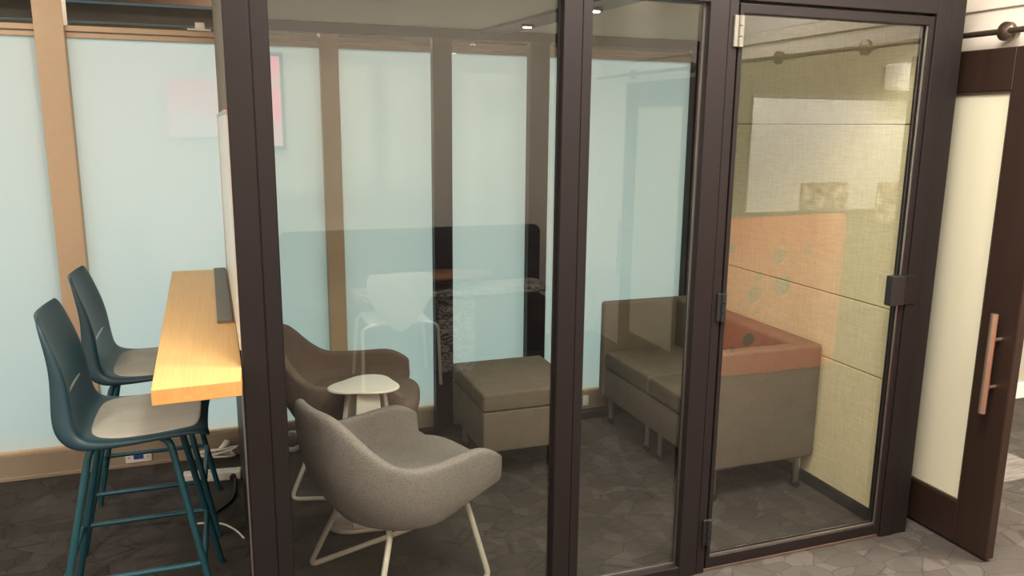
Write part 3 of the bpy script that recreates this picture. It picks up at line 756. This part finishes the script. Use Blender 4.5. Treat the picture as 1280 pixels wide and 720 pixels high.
obj('board', box(nb(), -1.12, 1.12, 0.0, 0.022, -0.48, 0.48, 0.004), M['wboard'], t)
for sz, z in ((0.012, 0.486), (0.012, -0.486)):
    obj('edge_trim', box(nb(), -1.13, 1.13, 0.001, 0.026, z-0.010, z+0.010, 0.003), M['alu'], t)
for x, w, z0, z1 in ((4.98, 0.50, 0.955, 1.18), (5.78, 0.42, 0.80, 1.17)):
    t = thing('photo_poster', 'sepia office photo print pinned on the board, ' + ('smaller one' if x < 5.5 else 'larger one') + ', seen reflected in the door glass', 'poster', (x, YREF+0.0275, (z0+z1)/2))
    obj('print', box(nb(), -w/2, w/2, 0, 0.006, (z0-z1)/2, (z1-z0)/2), M['photo'], t)
    obj('mount', box(nb(), -w/2-0.006, w/2+0.006, -0.001, 0.004, (z0-z1)/2-0.006, (z1-z0)/2+0.006), M['skirt'], t)
t = thing('air_conditioner', 'white wall air conditioner above the board, seen reflected in the door glass', 'air conditioner', (5.95, YREF, 2.08))
obj('casing', box(nb(), -0.42, 0.42, 0.0, 0.20, -0.10, 0.13, 0.035, 4), M['white'], t, smooth='auto')
bm = nb(); box(bm, -0.38, 0.38, 0.12, 0.204, -0.102, -0.07, 0.004); obj('louvre', bm, M['wplastic'], t)
# orange felt screen with round holes
cu = bpy.data.curves.new('screen_outline', 'CURVE'); cu.dimensions = '2D'; cu.fill_mode = 'BOTH'; cu.extrude = 0.009
def poly(pts):
    s = cu.splines.new('POLY'); s.points.add(len(pts)-1); s.use_cyclic_u = True
    for p, q in zip(s.points, pts): p.co = (q[0], q[1], 0, 1)
W_, H_ = 1.14, 1.075
poly([(0, 0.03), (0.25, 0.008), (0.6, 0.0), (W_-0.06, 0.004), (W_-0.015, 0.02), (W_, 0.06), (W_, H_-0.03), (W_-0.03, H_), (0.0, H_-0.02)])
holes = [(0.62, 0.80, 0.055), (0.66, 0.60, 0.075), (0.84, 0.83, 0.032), (0.72, 0.74, 0.026), (0.46, 0.67, 0.035), (0.44, 0.55, 0.058), (0.90, 0.74, 0.018), (0.56, 0.46, 0.018), (0.45, 0.43, 0.028), (0.33, 0.50, 0.024), (0.42, 0.24, 0.050), (0.20, 0.36, 0.035), (0.30, 0.18, 0.024), (0.16, 0.70, 0.05), (0.25, 0.86, 0.03)]
for x, y, r in holes: poly([(x+r*math.cos(2*PI*k/28), y+r*math.sin(2*PI*k/28)) for k in range(28)])
co = bpy.data.objects.new('screen_outline', cu); COL.objects.link(co)
bpy.context.view_layer.update()
me = bpy.data.meshes.new_from_object(co.evaluated_get(bpy.context.evaluated_depsgraph_get()))
bpy.data.objects.remove(co); bpy.data.curves.remove(cu)
t = thing('divider_screen', 'orange felt divider screen with round holes, seen reflected in the door glass', 'screen', (3.405, 0.36, 0))
o = bpy.data.objects.new('felt_panel', me); me.materials.clear(); me.materials.append(M['orange']); COL.objects.link(o); o.parent = t
o.rotation_euler = (PI/2, 0, 0); o.location = (-W_/2, 0, 0.012)
for s in (-1, 1): obj('foot', box(nb(), s*0.42-0.02, s*0.42+0.02, -0.10, -0.009, 0, 0.05, 0.006), M['black'], t)

# room lamps: round downlights in the ceiling
k = 0
spots = [(-2.4, 1.6, 12), (-1.1, 1.5, 18), (0.3, 1.5, 22), (0.9, 1.0, 45), (1.7, 1.6, 55), (2.3, 1.1, 22), (-1.7, 0.2, 20), (0.2, -0.1, 10), (1.7, -0.1, 10), (3.6, 1.45, 150), (5.0, 1.2, 60), (6.3, 0.8, 50), (-1.3, 3.2, 5), (-2.6, 3.2, 6)]
dl = None
G = 'ceiling light panels'
for (x, y, e) in spots:
    lab = 'square ceiling light panel lit warm white'
    if dl is None:
        dl = thing('ceiling_light', lab, 'lamp', (x, y, HB), 0, G)
        obj('frame', box(nb(), -0.16, 0.16, -0.16, 0.16, -0.022, 0, 0.004), M['white'], dl)
        obj('diffuser', box(nb(), -0.14, 0.14, -0.14, 0.14, -0.026, -0.020), M['panel_light'], dl)
    else: dup(dl, (x, y, HB), 0, lab, G)
for (x, y, e) in spots:
    l = bpy.data.lights.new('ceiling_glow', 'AREA'); l.shape = 'SQUARE'; l.size = 0.28 if e < 40 else 0.6; l.energy = e; l.color = (1.0, 0.90, 0.76)
    o = bpy.data.objects.new('ceiling_glow', l); COL.objects.link(o); o.location = (x, y, HB-0.03)
for x, e in ((-2.2, 30), (-0.6, 16), (1.0, 8), (2.2, 8), (4.4, 60), (5.8, 60)):  # added fills that brighten the wall behind the camera, no fixtures there
    l = bpy.data.lights.new('rear_wall_fill', 'AREA'); l.shape = 'RECTANGLE'; l.size = 1.2; l.size_y = 0.12; l.energy = e; l.color = (1.0, 0.90, 0.76)
    o = bpy.data.objects.new('rear_wall_fill', l); COL.objects.link(o); o.location = (x, -0.35, HB-0.03); o.rotation_euler = (-0.5, 0, 0)
# lamps in the room behind, then added backlights for the frosted panes
for (x, y) in ((0.2, 5.9), (1.9, 7.1), (4.0, 5.9)):
    l = bpy.data.lights.new('rear_glow', 'POINT'); l.energy = 32; l.shadow_soft_size = 0.06; l.color = (1.0, 0.78, 0.58)
    o = bpy.data.objects.new('rear_glow', l); COL.objects.link(o); o.location = (x, y, 2.40)
l = bpy.data.lights.new('cool_pane_fill', 'AREA'); l.shape = 'RECTANGLE'; l.size = 10.5; l.size_y = 1.4; l.energy = 72; l.color = (0.50, 0.86, 1.0)  # added blue fill that tints the lower frosted glass, no window there
o = bpy.data.objects.new('cool_pane_fill', l); COL.objects.link(o); o.location = (2.0, 8.9, 1.0); o.rotation_euler = (-PI/2, 0, 0)
l = bpy.data.lights.new('warm_pane_fill', 'AREA'); l.shape = 'RECTANGLE'; l.size = 10.5; l.size_y = 1.0; l.energy = 105; l.color = (1.0, 0.94, 0.76)  # added warm fill for the upper frosted glass, no fixture there
o = bpy.data.objects.new('warm_pane_fill', l); COL.objects.link(o); o.location = (2.0, 5.8, 2.44)
for x, y in ((1.337, 3.55), (1.396, 2.96)):  # light cast by the added booth lamps
    l = bpy.data.lights.new('booth_spot', 'SPOT'); l.energy = 10; l.spot_size = 2.4; l.spot_blend = 1.0; l.shadow_soft_size = 0.02; l.color = (1.0, 0.88, 0.72)
    o = bpy.data.objects.new('booth_spot', l); COL.objects.link(o); o.location = (x, y, 2.08)

# ------------------------------------------------------------------ world, camera, view
w = bpy.data.worlds.new('world'); S.world = w; w.use_nodes = True
w.node_tree.nodes['Background'].inputs[0].default_value = (0.9, 0.9, 0.95, 1); w.node_tree.nodes['Background'].inputs[1].default_value = 0.05
cam = bpy.data.cameras.new('camera'); cam.sensor_width = 36; cam.lens = 36*1000/1280; cam.clip_start = 0.02
co = bpy.data.objects.new('camera', cam); COL.objects.link(co); S.camera = co
R = ((0.94166609, -0.05787423, 0.33153515), (-0.33640098, -0.19103927, 0.92213794), (0.00996821, -0.97987477, -0.19936415))
rt = Vector((R[0][0], R[1][0], R[2][0])); dn = Vector((R[0][1], R[1][1], R[2][1])); fw = Vector((R[0][2], R[1][2], R[2][2]))
mw = Matrix.Identity(4)
for i in range(3):
    mw[i][0] = rt[i]; mw[i][1] = -dn[i]; mw[i][2] = -fw[i]
mw[2][3] = 1.65
co.matrix_world = mw
vs = S.view_settings; vs.view_transform = 'Standard'; vs.look = 'None'; vs.gamma = 1; vs.use_curve_mapping = False; vs.exposure = 0.0
